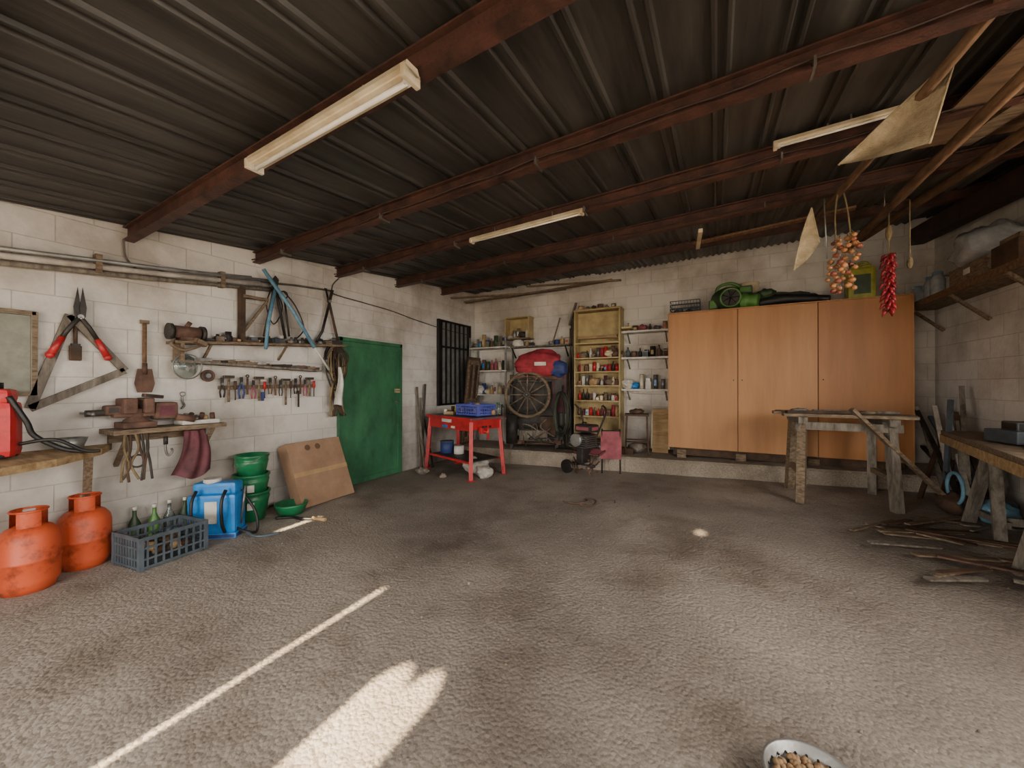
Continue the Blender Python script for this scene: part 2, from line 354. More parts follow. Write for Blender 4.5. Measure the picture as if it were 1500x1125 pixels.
b.done('wooden_shutter')
# ---------------- left wall items ----------------
b=LW(.3,2.28)
for k,(z,r,dy) in enumerate([(0,.024,-.05),(.05,.018,-.06),(-.05,.02,-.05)]):
    b.tube([(0,dy,z),(1.2,dy,z+.13),(2.35,dy,z+.27)],r,['sack','galv','greyw'][k])
for x in(.9,1.8): b.box((x,-.04,.03+x*.1),(.04,.07,.16),'oldw')
b.done('plastic_pipes')
b=LW(0,0)
b.tube(cm([(1.36,-.03,2.66),(1.38,-.03,2.5),(1.5,-.02,2.42),(1.75,-.02,2.5),(2.4,-.02,2.6)]),.008,'cable'); 
b.tube(cm([(3.4,-.02,2.66),(3.5,-.02,2.62),(4.4,-.03,2.58),(5.0,-.02,2.52),(5.8,-.02,2.46),(6.6,-.02,2.44)]),.008,'cable')
b.tube(cm([(3.4,-.02,2.66),(3.42,-.02,2.75),(3.5,-.03,2.85)]),.008,'cable')
b.tube(cm([(2.5,-.02,2.56),(2.9,-.02,2.62),(3.4,-.02,2.66)]),.012,'cable')
b.done('electric_cable')
b=LW(.68,1.64)
b.box((0,-.015,0),(.36,.02,.56),'mirror')
for x in(-.19,.19): b.box((x,-.025,0),(.035,.035,.63),'oldw',bev=.004)
for z in(-.3,.3): b.box((0,-.025,z),(.4,.035,.035),'oldw',bev=.004)
b.done('framed_board')
b=LW(1.10,1.93)
for sg in(-1,1):
    b.prism([(sg*.0,-.05-sg*.006,.0),(sg*.03,-.05-sg*.006,.02),(sg*.035,-.05-sg*.006,.1),(sg*.012,-.05-sg*.006,.26),(-sg*.004,-.05-sg*.006,.1)],(0,.005,0),'iron')
    b.tube([(0,-.055,.02),(sg*.05,-.055,-.06),(sg*.1,-.055,-.16)],.016,'iron')
    b.tube([(sg*.095,-.055,-.15),(sg*.155,-.055,-.29)],[.02,.025],'red')
    b.sph((sg*.158,-.055,-.295),.027,'red')
b.cyl((0,-.07,.02),(0,-.03,.02),.018,'steel')
b.done('hedge_shears')
b=LW(1.08,1.92)
b.cyl((0,-.03,-.02),(0,-.03,-.2),.012,'darkw'); b.box((0,-.03,-.26),(.07,.02,.12),'darkw',bev=.008); b.box((0,-.03,-.2),(.05,.03,.03),'iron')
b.done('hand_brush')
b=LW(0,0)
A,C,E=Vector((1.05,-.03,1.96)),Vector((.85,-.03,1.23)),Vector((1.37,-.03,1.53))
for p,q in((A,C),(C,E),(A,E)): b.beam(p,q,.025,.055,'greyw')
b.done('wooden_set_square')
b=LW(1.50,1.40)
b.cyl((0,-.03,.14),(0,-.03,.56),.015,'pole'); b.box((0,-.03,.57),(.06,.025,.03),'oldw')
b.prism([(-.05,-.04,.15),(.05,-.04,.15),(.07,-.04,.02),(.05,-.04,-.06),(-.05,-.04,-.06),(-.07,-.04,.02)],(0,.006,0),'rust'); b.cyl((0,-.035,.1),(0,-.035,.2),.018,'rust')
b.done('hand_shovel')
b=LW(1.62,1.02)
b.box((0,-.16,0),(.8,.31,.04),'oldw',bev=.004); b.box((0,-.02,-.06),(.7,.03,.09),'oldw')
for x in(-.3,.3): b.beam((x,-.02,-.3),(x,-.28,-.02),.03,.03,'oldw')
b.done('plank_shelf_with_brackets')
b=LW(1.40,1.04)
b.box((0,-.17,.03),(.22,.2,.05),'rust',bev=.008); b.lathe([(.09,0),(.08,.03),(.055,.05),(.055,.09)],(0,-.17,.04),'rust',18)
b.box((-.06,-.17,.19),(.09,.19,.13),'rust',bev=.015); b.box((.06,-.17,.19),(.07,.19,.13),'rust',bev=.015); b.box((0,-.17,.13),(.3,.09,.07),'rust',bev=.015)
b.box((.19,-.17,.14),(.17,.13,.15),'burg',bev=.03); b.cyl((-.3,-.17,.14),(.1,-.17,.14),.026,'iron'); b.cyl((-.29,-.3,.14),(-.29,-.04,.14),.01,'steel')
b.sph((-.29,-.3,.14),.016,'steel'); b.box((-.15,-.17,.16),(.1,.1,.08),'iron',bev=.02); b.box((.1,-.2,.27),(.14,.05,.03),'iron',(0,8,10),.006); b.cyl((.25,-.24,.08),(.38,-.26,.05),.03,'rust')
b.done('bench_vise')
b=LW(1.84,1.04)
b.box((0,-.17,.02),(.3,.18,.04),'white',bev=.01)
for k in range(6): b.cyl((-.1+k*.042,-.17+U(-.04,.04),.035),(-.1+k*.042,-.17+U(-.04,.04),.07+U(0,.05)),.02,rnd.choice(['steel','darkw','white','tan']),seg=12)
b.done('parts_tray')
b=LW(1.36,.98)
for k in range(9):
    x=U(-.08,.08); b.tube(cm([(x,-.3,.02),(x+U(-.02,.02),-.34,-.1),(x+U(-.04,.04),-.33,-.22),(x+U(-.04,.04),-.32,-.3-U(0,.08))]),.009,rnd.choice(['darkw','iron','rope']))
b.ring((0,-.33,-.2),.05,.008,'iron','y',16)
b.done('hanging_straps')
b=LW(1.55,.96)
b.tube(cm([(0,-.3,.0),(0,-.31,-.12),(.02,-.31,-.17),(.045,-.31,-.14),(.04,-.31,-.11)]),.009,'steel'); b.cyl((0,-.31,0),(0,-.31,-.07),.016,'iron')
b.done('hanging_hook')
b=LW(1.80,.62)
def bag(u,v):
    w=.075+.08*v; x=(u-.5)*2*w+ .03*math.sin(v*3)-.02*v; 
    return Vector((x,-.2-.035*math.cos((u-.5)*3.1)*1-.015*math.sin(u*14+v*3),.36-.42*v+.03*math.cos(u*6)*v))
b.patch(bag,20,14,'burg')
b.patch(lambda u,v:bag(u,v)+Vector((0,.05*math.cos((u-.5)*3.1)+.01,0)),20,14,'burg')
b.tube(cm([(-.06,-.2,.35),(-.02,-.22,.42),(.04,-.22,.42),(.07,-.2,.35)]),.01,'burg')
b.done('leather_apron')
b=LW(0,0)
b.beam((1.66,-.1,1.80),(3.5,-.1,1.93),.19,.025,'oldw'); b.beam((1.7,-.09,1.63),(3.15,-.09,1.585),.17,.022,'greyw')
for x,z in((1.95,1.82),(2.7,1.87),(3.3,1.92)): b.beam((x,-.01,z-.17),(x,-.17,z-.02),.02,.02,'oldw')
b.box((1.72,-.1,1.72),(.03,.16,.2),'oldw')
b.done('tool_shelves')
b=LW(0,0); 
for k in range(34):
    x=U(1.95,3.45); z=1.80+(x-1.66)*.07+.013
    t=k%4
    if t==0: b.cyl((x,-.1,z),(x,-.1,z+U(.05,.12)),.028,rnd.choice(['steel','tan','white','iron','rust']),seg=12)
    elif t==1: b.box((x,-.1,z+.03),(U(.06,.15),.08,.06),rnd.choice(['iron','oldw','greyp']),(0,0,U(-20,20)),.006)
    elif t==2: b.tube([(x-.12,-.12,z+.015),(x+.12,-.08,z+.02)],.014,rnd.choice(['iron','pale','rust']))
    else: b.lathe([(0,0),(.03,0),(.035,.03),(.015,.06),(.015,.08),(0,.08)],(x,-.1,z),rnd.choice(['rust','iron','steel']),12)
for k in range(24):
    x=U(1.85,3.1); z=1.625-(x-1.7)*.031+.012
    b.beam((x-.1,-.1+U(-.04,.04),z+.015),(x+.1,-.1+U(-.04,.04),z+.015+U(0,.02)),.03,.03,rnd.choice(['iron','rust','oldw','steel']))
b.done('hand_tools')
b=LW(1.77,1.83)
b.cyl((-.1,-.12,.07),(.1,-.12,.07),.06,'rust'); b.cyl((-.14,-.12,.07),(-.11,-.12,.07),.075,'iron'); b.cyl((.11,-.12,.07),(.14,-.12,.07),.075,'iron'); b.box((0,-.12,.01),(.12,.1,.03),'rust')
b.cyl((0,-.12,.12),(.03,-.12,.17),.02,'rust'); b.tube(cm([(-.1,-.14,0),(-.14,-.2,-.06),(-.05,-.22,-.1),(.1,-.18,-.04)]),.014,'oldw'); b.box((.08,-.2,-.02),(.1,.06,.05),'oldw',(0,20,10),.006)
b.done('bench_grinder')
b=LW(1.77,1.58)
b.lathe([(.02,.05),(.05,.04),(.11,.0),(.115,-.005),(.11,.004),(.05,.045)],(0,-.12,0),'glass',28,axis=(.3,-1,0)); b.cyl((0,-.05,0),(0,-.1,0),.03,'steel')
b.ring((0,-.15,0),.115,.006,'steel','y',28)
b.tube(cm([(0,-.07,0),(-.05,-.04,.1),(-.06,-.03,.2)]),.006,'cable')
b.done('inspection_lamp')
b=LW(1.98,1.50); b.cyl((0,-.05,0),(0,-.02,0),.055,'iron',seg=28); b.ring((0,-.05,0),.05,.01,'rust','y'); b.cyl((0,-.06,0),(0,-.05,0),.022,'steel'); b.done('cable_reel')
b=LW(1.78,1.30); b.ring((0,-.03,.02),.02,.004,'steel'); b.tube(cm([(0,-.03,0),(0,-.03,-.05),(.015,-.03,-.09),(-.01,-.03,-.12)]),.008,'steel'); b.done('shackle')
b=LW(0,1.38)
b.beam((2.08,-.03,.0),(3.15,-.03,.02),.03,.04,'oldw')
for k in range(18):
    x=2.1+k*.06; z=.03+U(-.02,.02); t=k%5; s=U(.75,1.15)
    if t in(0,3):
        c=rnd.choice(['redf','navy','black','iron','iron','rust'])
        for sg in(-1,1):
            b.tube([(x,-.06,z),(x+sg*.016*s,-.06,z-.04*s),(x+sg*.024*s,-.06,z-.09*s),(x+sg*.014*s,-.06,z-.15*s)],.009*s,c)
            b.box((x+sg*.007,-.06,z+.03),(.013,.014,.07),'iron')
        b.cyl((x,-.07,z),(x,-.05,z),.013,'steel',seg=10)
    elif t==1:
        b.cyl((x,-.06,z-.2*s),(x,-.06,z+.06),.012,'oldw'); b.box((x,-.06,z+.07),(.1,.03,.03),'iron',bev=.004)
    elif t==2:
        b.cyl((x,-.06,z+.05),(x,-.06,z-.04),.014,rnd.choice(['red','darkw','rust']),seg=10); b.cyl((x,-.06,z-.04),(x,-.06,z-.16*s),.006,'iron',seg=8)
    else:
        b.box((x,-.06,z-.03),(.02,.01,.22*s),'rust'); b.ring((x,-.06,z+.08),.014,.006,'iron','y',12)
b.box((2.92,-.055,-.14),(.02,.01,.2),'iron'); b.box((2.5,-.055,-.1),(.03,.01,.1),'navy')
b.done('hanging_hand_tools')
b=LW(2.28,1.86); b.box((0,-.06,.28),(.045,.07,.62),'darkw'); b.box((.04,-.1,-.0),(.16,.12,.05),'darkw'); b.beam((0,-.08,.5),(.25,-.1,.5),.03,.03,'oldw'); b.beam((0,-.08,.1),(.24,-.1,.48),.025,.025,'oldw'); b.done('wall_bracket')
b=LW(0,0)
b.tube([(2.45,-.15,2.68),(2.75,-.22,2.25),(3.0,-.24,1.86)],.021,'teal'); b.tube([(3.0,-.24,1.86),(3.2,-.24,1.6)],.014,'white')
b.tube([(2.6,-.12,2.5),(2.5,-.16,2.1),(2.44,-.22,1.8)],.019,'teal')
b.done('pruning_pole')
b=LW(0,0)
for sg,c in((-1,'darkw'),(1,'iron')):
    b.tube([(2.62,-.08,2.55),(2.62+sg*.03,-.08,2.4),(2.62+sg*.12,-.08,1.95)],.016,c)
b.prism([(2.6,-.09,2.5),(2.64,-.09,2.5),(2.66,-.09,2.62),(2.62,-.09,2.66),(2.58,-.09,2.6)],(0,.01,0),'iron')
b.tube(cm([(2.58,-.08,2.5),(2.52,-.09,2.3),(2.6,-.09,2.1),(2.7,-.09,2.3),(2.64,-.08,2.48)]),.007,'black')
b.tube(cm([(2.7,-.1,2.5),(2.85,-.1,2.35),(2.95,-.11,2.1),(2.85,-.1,1.95)]),.008,'black')
b.tube([(2.72,-.09,2.42),(2.78,-.09,1.98)],.012,'iron'); b.ring((2.72,-.09,2.46),.04,.008,'iron','y',14)
b.done('hanging_loppers')
b=LW(0,0)
for sg in(-1,1): 
    b.tube([(3.32+sg*-.02,-.08,2.55),(3.32+sg*.1,-.08,2.1),(3.3+sg*.16,-.08,1.96)],.017,'iron' if sg<0 else 'darkw')
    b.prism([(3.3,-.08,2.48),(3.34,-.08,2.48),(3.32+sg*.07,-.08,2.66),(3.32+sg*.03,-.08,2.66)],(0,.01,0),'iron')
b.cyl((3.32,-.1,2.5),(3.32,-.06,2.5),.02,'steel')
b.done('bolt_cutter')
b=LW(3.42,1.55)
for k in range(15):
    a=U(-.08,.06); w=U(.05,.13); h=U(.25,.5); z=.35+U(-.05,.05)
    b.tube(cm([(a,-.08,z),(a-w,-.1-U(0,.05),z-h*.5),(a-w*.3,-.12,z-h),(a+w*.6,-.12,z-h*.9),(a+w,-.1,z-h*.4)],5,True),.01,rnd.choice(['black','iron','rope','darkw']),closed=True)
for k in range(9):
    b.tube(cm([(U(-.1,.1),-.1,.0),(U(-.12,.1),-.13,-.25),(U(-.1,.12),-.12,-.55)]),.016,rnd.choice(['darkw','rope','iron']))
b.cyl((0,0,.36),(0,-.12,.38),.012,'iron')
b.done('rope_coils')
b=LW(3.36,1.34)
b.patch(lambda u,v:Vector(((u-.5)*(.04+.15*v)+.02*math.sin(v*5),-.23-.03*math.sin(u*9+v*2)*v,.3-.48*v-.06*abs(u-.4)*v)),16,14,'white')
b.done('white_rag')
# ---------------- left corner bench & floor things ----------------
b=B((-4.2,.6,0))
b.prism([(-.34,-.6,.86),(.45,-.6,.86),(.5,-.1,.86),(.3,.25,.86),(-.05,.56,.86),(-.34,.7,.86)],(0,0,.05),'pale')
b.box((.36,-.5,.43),(.07,.07,.86),'oldw'); b.box((-.3,-.5,.43),(.07,.07,.86),'oldw'); b.beam((-.33,.55,.45),(-.1,.5,.86),.05,.05,'oldw')
b.done('workbench')
b=B((-4.2,.63,.91),60)
b.box((0,0,.2),(.24,.17,.38),'red',bev=.05); b.box((0,0,.42),(.2,.14,.1),'red',bev=.035); b.cyl((0,0,.46),(0,0,.51),.05,'black'); b.box((0,-.09,.2),(.12,.02,.2),'black',bev=.005); b.ring((0,0,.03),.1,.015,'black','z',20)
b.tube(cm([(.1,-.07,.42),(.17,-.05,.25),(.2,-.03,.15),(.32,.0,.05),(.42,.02,.02)]),.016,'black')
b.tube(cm([(.13,-.02,.1),(.3,-.05,.12),(.42,.0,.03),(.5,.03,.015)]),.012,'black')
b.done('knapsack_sprayer')
b=B((-4.37,1.02,.91)); b.lathe([(0,.004),(.06,.004),(.09,.09),(.095,.09),(.065,0),(0,0)],(0,0,0),'galv'); b.done('metal_bowl')
def gas(x,y):
    b=B((x,y,fz(x,y)),U(0,90))
    b.lathe([(0,.0),(.125,0),(.13,.03),(.145,.05),(.15,.08),(.15,.2),(.154,.205),(.154,.22),(.15,.225),(.15,.33),(.14,.38),(.11,.42),(.06,.445),(.02,.45),(0,.45)],(0,0,0),'orange')
    for k in range(3):
        a0=math.radians(120*k)
        b.patch(lambda u,v,a0=a0:Vector((.085*math.cos(a0+u*1.4),.085*math.sin(a0+u*1.4),.42+.12*v)),10,2,'orange')
        b.tube([Vector((.085*math.cos(a0+t*.14),.085*math.sin(a0+t*.14),.54)) for t in range(11)],.008,'orange')
    b.ring((0,0,.54),.085,.007,'orange','z')
    b.cyl((0,0,.44),(0,0,.5),.022,'steel'); b.sph((0,0,.51),.03,'orange',(1,1,.7))
    b.done('gas_cylinder')
gas(-4.2,.79); gas(-4.37,1.10)
def crate(b,w,d,h,m,z0=0,nx=8,nz=3):
    b.box((0,0,z0+.008),(w-.02,d-.02,.012),m)
    for sx in(-1,1):
        for sy in(-1,1): b.box((sx*(w/2-.012),sy*(d/2-.012),z0+h/2),(.03,.03,h),m)
    for z in(h-.015,h*.66,h*.33,.02):
        t=.03 if z>h*.9 else .014
        for sy in(-1,1): b.box((0,sy*(d/2-.008),z0+z),(w,.014,t),m)
        for sx in(-1,1): b.box((sx*(w/2-.008),0,z0+z),(.014,d,t),m)
    for k in range(1,nx):
        x=-w/2+w*k/nx
        for sy in(-1,1): b.box((x,sy*(d/2-.008),z0+h/2),(.013,.01,h),m)
    for k in range(1,nx-1):
        y=-d/2+d*k/(nx-1)
        for sx in(-1,1): b.box((sx*(w/2-.008),y,z0+h/2),(.01,.013,h),m)
b=B((-4.02,1.45,fz(-4,1.5)),6)
crate(b,.38,.46,.25,'greyp',0,10)
for k in range(22): b.lump((U(-.14,.14),U(-.17,.17),.05+U(0,.12)),.035,rnd.choice(['pale','darkw','tan','greyp']),u=10,v=7)
b.done('plastic_crate')
b=B((-4.44,1.52,0))
for x,y,c in((-.02,-.1,'dgreen'),(.02,.02,'lime'),(-.02,.14,'glass'),(.0,.25,'dgreen')):
    b.lathe([(0,0),(.04,0),(.042,.02),(.042,.2),(.014,.27),(.014,.33),(0,.33)],(x,y,0),c,16)
    b.cyl((x,y,.32),(x,y,.35),.016,'white',seg=10)
b.done('bottles')
b=B((-4.14,1.90,0),38)
b.box((0,0,.22),(.40,.2,.36),'blue',bev=.03); b.box((0,.02,.44),(.36,.15,.12),'blue',bev=.03); b.cyl((-.05,.02,.49),(-.05,.02,.53),.07,'white'); b.box((0,.0,.025),(.42,.22,.05),'navy',bev=.01)
b.box((0,-.102,.24),(.1,.01,.2),'white')
for x in(-.12,.12): b.tube(cm([(x,-.1,.44),(x,-.17,.35),(x,-.16,.16),(x,-.11,.06)]),.014,'black')
b.tube(cm([(.18,-.05,.08),(.3,-.1,.05),(.35,-.02,.03),(.3,.05,.2),(.16,.05,.42)]),.012,'black'); b.cyl((.2,.0,.1),(.24,.0,.45),.01,'steel'); 
b.tube(cm([(.3,-.1,.04),(.42,-.16,.02),(.58,-.1,.02)]),.014,'greyp')
b.done('backpack_sprayer')
b=B((-4.33,2.30,0))
def bucket(z,r=.165,h=.3,x=0,m='greenb'):
    b.lathe([(0,z+.005),(r*.74,z+.005),(r*.97,z+h),(r*1.06,z+h),(r*1.07,z+h-.02),(r,z+h-.03),(r*.98,z+h-.06),(r*1.02,z+h-.065),(r*.97,z+h-.09),(r*.76,z),(0,z)],(x,0,0),m,32)
bucket(0); bucket(.2,.16,.28); bucket(.42,.15,.26,.01)
for z in(.3,.48): b.box((.14,-.08,z-.13),(.03,.06,.07),'white',(0,0,-30))
b.tube(cm([(-.15,0,.66),(-.1,-.12,.6),(.0,-.16,.57),(.12,-.1,.6),(.17,0,.66)]),.004,'steel')
b.done('bucket_stack')
b=B((-4.12,2.60,0)); b.lathe([(0,.01),(.11,.01),(.15,.12),(.165,.12),(.16,.1),(.12,0),(0,0)],(0,0,0),'greenb'); b.done('plastic_basin')
b=B((-4.09,3.08,.01),90+4,-22)
b.box((0,.09,.40),(.74,.16,.76),'card',bev=.004); b.box((0,.0085,.40),(.742,.004,.05),'tan')
for x in(-.12,.02): b.cyl((x,.012,.7),(x,.004,.7),.035,'cardd')
b.box((.0,.09,.783),(.72,.12,.006),'cardd')
b.done('cardboard_box')
b=B((-3.78,2.5,.0),20); b.tube(cm([(-.3,0,.02),(-.15,.05,.02),(0,.0,.03),(.15,.03,.02)]),.016,'black'); b.tube([(.1,.03,.03),(.26,.0,.03)],.02,'tan'); b.done('garden_hose_lance')
# ---------------- red work table ----------------
b=B((-3.57,5.08,fz(-3.53,5.07)),-18.4)
for sx in(-1,1):
    for sy in(-1,1):
        b.beam((sx*.6,sy*.32,0),(sx*.54,sy*.27,.84),.055,.055,'red'); b.box((sx*.6,sy*.32,.01),(.09,.09,.02),'red')
b.box((0,-.28,.79),(1.12,.03,.17),'red',bev=.004); b.box((0,.28,.82),(1.12,.03,.11),'red'); 
for sx in(-1,1): b.box((sx*.55,0,.8),(.03,.56,.15),'red')
b.box((0,0,.885),(1.2,.64,.03),'greyp',bev=.004); b.box((0,-.325,.885),(1.2,.012,.035),'red')
b.box((-.05,-.297,.83),(.26,.004,.05),'white'); b.box((-.1,-.297,.74),(.14,.004,.04),'blue'); b.box((.12,-.297,.74),(.1,.004,.035),'white')
b.beam((-.55,-.29,.25),(.55,-.29,.25),.03,.03,'red'); b.beam((-.55,.29,.25),(.55,.29,.25),.03,.03,'red')
b.box((0,0,.26),(1.05,.55,.015),'iron')
b.cyl((.52,-.1,.72),(.74,-.12,.70),.02,'red'); b.cyl((.74,-.12,.60),(.74,-.12,.8),.016,'red'); b.box((.62,-.1,.72),(.06,.14,.1),'red',bev=.01); b.cyl((.72,-.2,.78),(.72,-.05,.78),.014,'iron')
b.done('red_workbench')
b=B((-3.32,5.04,fz(-3.3,5)+.91),-14); crate(b,.5,.36,.17,'bluec',0,9); 
for k in range(8): b.lump((U(-.18,.18),U(-.1,.1),.08+U(0,.08)),.04,rnd.choice(['pale','greenb','white','bluec']),u=10,v=7)
b.done('vegetable_crate')
b=B((-3.88,5.16,fz(-3.8,5.1)+.91),-18)
b.box((-.1,0,.03),(.12,.1,.06),'tan',bev=.005); b.cyl((.06,.06,0),(.06,.06,.11),.03,'yel'); b.cyl((-.02,-.1,0),(-.02,-.1,.09),.03,'white'); b.box((.08,-.08,.025),(.16,.06,.05),'pale',(0,0,20),.004); b.cyl((-.15,.14,0),(-.15,.14,.12),.03,'rust'); b.box((-.02,.15,.04),(.1,.08,.08),'yelp'); b.cyl((.12,.16,0),(.12,.16,.1),.025,'tan')
b.done('workbench_clutter')
b=B((-3.0,5.19,fz(-3,5.1)+.91)); b.cyl((0,0,0),(0,0,.16),.045,'glass'); b.cyl((0,0,.16),(0,0,.18),.03,'greenb'); b.cyl((-.03,-.1,0),(-.03,-.1,.07),.03,'tan'); b.done('glass_jar')
b=B((-3.25,4.95,fz(-3.2,5)),0)
b.lump((0,0,.13),.18,'sack',(1.2,.8,.7),.3,3,2); b.lump((.22,-.12,.09),.13,'sack',(1.1,.8,.7),.3,3,5); b.done('cloth_sack')
b=B((-3.95,5.14,fz(-4,5.1)+.27)); b.cyl((0,0,0),(0,0,.2),.11,'navy'); b.ring((0,0,.2),.11,.008,'steel','z'); b.cyl((.24,0,0),(.24,0,.14),.08,'white'); b.done('paint_bucket')
b=B((-3.75,4.55,.0)); b.lump((-.35,.15,.06),.09,'greyw',(1.4,.8,.6)); b.lump((.1,.1,.03),.05,'step'); b.done('rubble')
b=B((-4.38,4.95,0),0)
for k in range(7): b.beam((U(-.05,.12),U(-.05,.25),0),(U(-.13,-.1),U(0,.3),U(.9,1.55)),.035,.02,rnd.choice(['oldw','darkw','greyw','iron']))
b.done('leaning_planks')
# ---------------- back wall ----------------
JM=['steel','white','tan','redf','galv','rust','dgreen','navy','black','cream','iron','oldw']
def clutter(b,x0,x1,y,z,n,hmax=.2,ms=JM):
    for k in range(n):
        w=(x1-x0)/n; r=min(w*.46,U(.03,.07)); h=U(.5,1)*hmax; cx=x0+w*(k+.5); m=rnd.choice(ms)
        t=rnd.random()
        if t<.4:
            b.cyl((cx,y,z),(cx,y,z+h),r,m,seg=16); b.ring((cx,y,z+h),r*.95,.004,'steel','z',14,5)
            if rnd.random()<.5: b.box((cx,y-r*.75,z+h*.45),(r,r*.6,h*.4),rnd.choice(['white','redf','blue','yelp']))
        elif t<.7:
            b.lathe([(0,0),(r*.8,0),(r*.85,h*.6),(r*.3,h*.8),(r*.3,h),(0,h)],(cx,y,z),m,14); b.cyl((cx,y,z+h),(cx,y,z+h*1.08),r*.35,rnd.choice(['red','white','black']),seg=10)
        elif t<.85:
            b.box((cx,y,z+h*.25),(w*.8,.12,h*.5),m,(0,0,U(-15,15)),.004); b.box((cx,y,z+h*.6),(w*.6,.1,h*.2),rnd.choice(ms),(0,0,U(-25,25)),.004)
        else:
            b.lump((cx,y,z+h*.35),h*.4,m,(1.2,1,.9),.35,3,k)
b=BW(-4.0,st(-4),.2); hs=[.5,.95,1.42,1.88]
for sx in(-.42,.40):
    for y in(-.15,.15): b.box((sx,y,1.05),(.03,.03,2.1),'galv')
for z in hs: b.box((0,0,z),(.86,.34,.025),'white')
b.done('metal_shelf_rack')
b=BW(-4.0,st(-4),.2)
for z in hs: clutter(b,-.38,.36,-.05,z+.0125,8,.26)
b.done('stored_tins')
b=BW(-3.42,2.38,.13); b.box((0,.1,.13),(.5,.02,.42),'yelp'); b.box((0,0,-.07),(.54,.24,.025),'oldw'); 
for x in(-.25,.25): b.box((x,0,.13),(.02,.22,.42),'yelp')
b.box((0,0,.34),(.54,.24,.02),'yelp'); clutter(b,-.22,.22,-.02,-.057,5,.22); b.done('box_shelf')
b=BW(-3.0,2.15,.11)
b.box((.0,0,0),(1.3,.22,.025),'greyw'); clutter(b,.2,.62,0,.013,4,.16); clutter(b,-.62,-.1,0,.013,5,.22)
for x in(-.55,.55): b.beam((x,.1,-.2),(x,-.08,-.01),.02,.02,'iron')
b.tube([(.3,-.05,.05),(.45,-.06,.5)],.014,'oldw')
b.done('plank_shelf')
b=BW(-1.83,st(-1.85),.17); W=.78; Hh=2.40
for sx in(-1,1): b.box((sx*W/2,0,Hh/2),(.022,.3,Hh),'yelp')
b.box((0,.14,Hh/2),(W,.015,Hh),'yelp'); b.box((0,0,Hh),(W+.03,.32,.03),'yelp')
shz=[.08,.55,.82,1.08,1.32,1.56,1.82]
for z in shz: b.box((0,0,z),(W-.02,.29,.022),'yelp')
b.box((0,.0,2.14),(W-.03,.02,.46),'yelp'); b.box((.5,.0,Hh-.35),(.16,.3,.03),'yelp'); b.box((0,-.1,1.93),(W-.1,.05,.05),'pale')
b.done('open_bookcase')
b=BW(-1.83,st(-1.85),.17)
for z in shz[:-1]:
    clutter(b,-.36,.36,-.05,z+.011,11,.2,['red','redc','white','rust','tan','rust','burg','steel','cream','iron','oldw'])
clutter(b,-.34,.34,-.1,Hh+.015,6,.1,['oldw','tan','rust'])
b.done('workshop_supplies')
b=BW(-2.34,st(-2.3),.12)
b.tube([(0,0,0),(.02,.05,2.5)],.018,'greyw'); b.tube([(-.08,-.1,0),(-.02,.05,2.3)],.015,'oldw'); b.tube([(.03,-.05,0),(-.05,.05,2.15)],.014,'iron'); b.beam((-.05,0,2.2),(.08,0,2.6),.05,.03,'greyw')
b.done('leaning_tool_handles')
b=BW(-1.03,0,.13)
for z in(1.33,1.86,2.3): b.box((0,0,z),(.78,.26,.03),'white')
for x in(-.3,.3):
    for z in(1.33,1.86,2.3): b.beam((x,.12,z-.17),(x,-.1,z-.015),.02,.02,'greyw')
b.done('white_shelves')
b=BW(-1.03,0,.13)
clutter(b,-.36,.3,0,1.345,6,.26,['white','steel','galv','cream','blue']); clutter(b,-.36,.34,0,1.875,7,.2,['iron','black','darkw','rust','greyp']); clutter(b,-.36,.34,0,2.315,6,.17,['tan','steel','darkw','redf'])
b.done('paint_cans')
b=B((-2.92,6.4,st(-2.9)),18)
for sx in(-.4,.4):
    for sy in(-.22,.22): b.box((sx,sy,.65),(.06,.06,1.3),'iron')
b.box((0,.05,.75),(.78,.36,.85),'iron',bev=.02); b.box((0,0,.12),(.95,.55,.08),'rust'); b.box((.05,-.1,1.25),(.9,.5,.06),'rust'); b.box((.25,-.2,.4),(.3,.15,.35),'darkw',bev=.02)
b.cyl((.38,-.2,.25),(.38,.2,.25),.14,'iron')
c=(-.1,-.36,.95); b.ring(c,.38,.028,'oldw','y',40,8); b.ring(c,.30,.012,'iron','y',40,6)
for k in range(12):
    a=math.pi*2*k/12; b.cyl((c[0]+.05*math.cos(a),c[1],c[2]+.05*math.sin(a)),(c[0]+.37*math.cos(a),c[1],c[2]+.37*math.sin(a)),.012,'oldw',seg=8)
b.cyl((c[0],c[1]-.06,c[2]),(c[0],0,c[2]),.06,'iron'); b.sph((c[0],c[1]-.07,c[2]),.03,'steel')
b.box((.44,-.1,1.0),(.26,.34,.75),'burg',bev=.02); b.box((.44,-.275,1.1),(.16,.01,.3),'iron'); b.cyl((-.38,-.3,.1),(-.38,-.3,.6),.1,'iron')
for k in range(8): b.tube(cm([(U(-.3,.4),-.32,U(.2,.6)),(U(-.3,.4),-.36,U(.1,.5)),(U(-.3,.4),-.3,U(.0,.3))]),.012,rnd.choice(['iron','rust','greyw']))
b.box((0,-.3,.25),(.5,.1,.2),'greyw',(10,0,4),.01)
b.done('flywheel_machine')
b=B((-2.75,6.25,st(-2.9)+1.28),10)
b.lump((0,0,.22),.31,'redc',(1.4,.8,.78),.3,2.5,3); b.lump((-.2,-.05,.12),.2,'redc',(1.2,.9,.6),.3,3,8); b.lump((.32,-.08,.12),.18,'navy',(1,.8,.8),.3,3,6); b.box((.05,-.25,.2),(.2,.01,.06),'white',(8,0,0)); b.done('tarpaulin_bundle')
b=B((-2.3,6.15,st(-2.3)),0)
for k in range(9):
    R0=.17+U(-.02,.02); cx=U(-.03,.03); pts=[(cx+R0*.75*math.cos(t),-.05-k*.008+.05*math.sin(t*.5),.62+R0*2.0*math.sin(t)) for t in [2*math.pi*j/24 for j in range(24)]]
    b.tube(pts,.013,rnd.choice(['black','dgreen','iron']),closed=True)
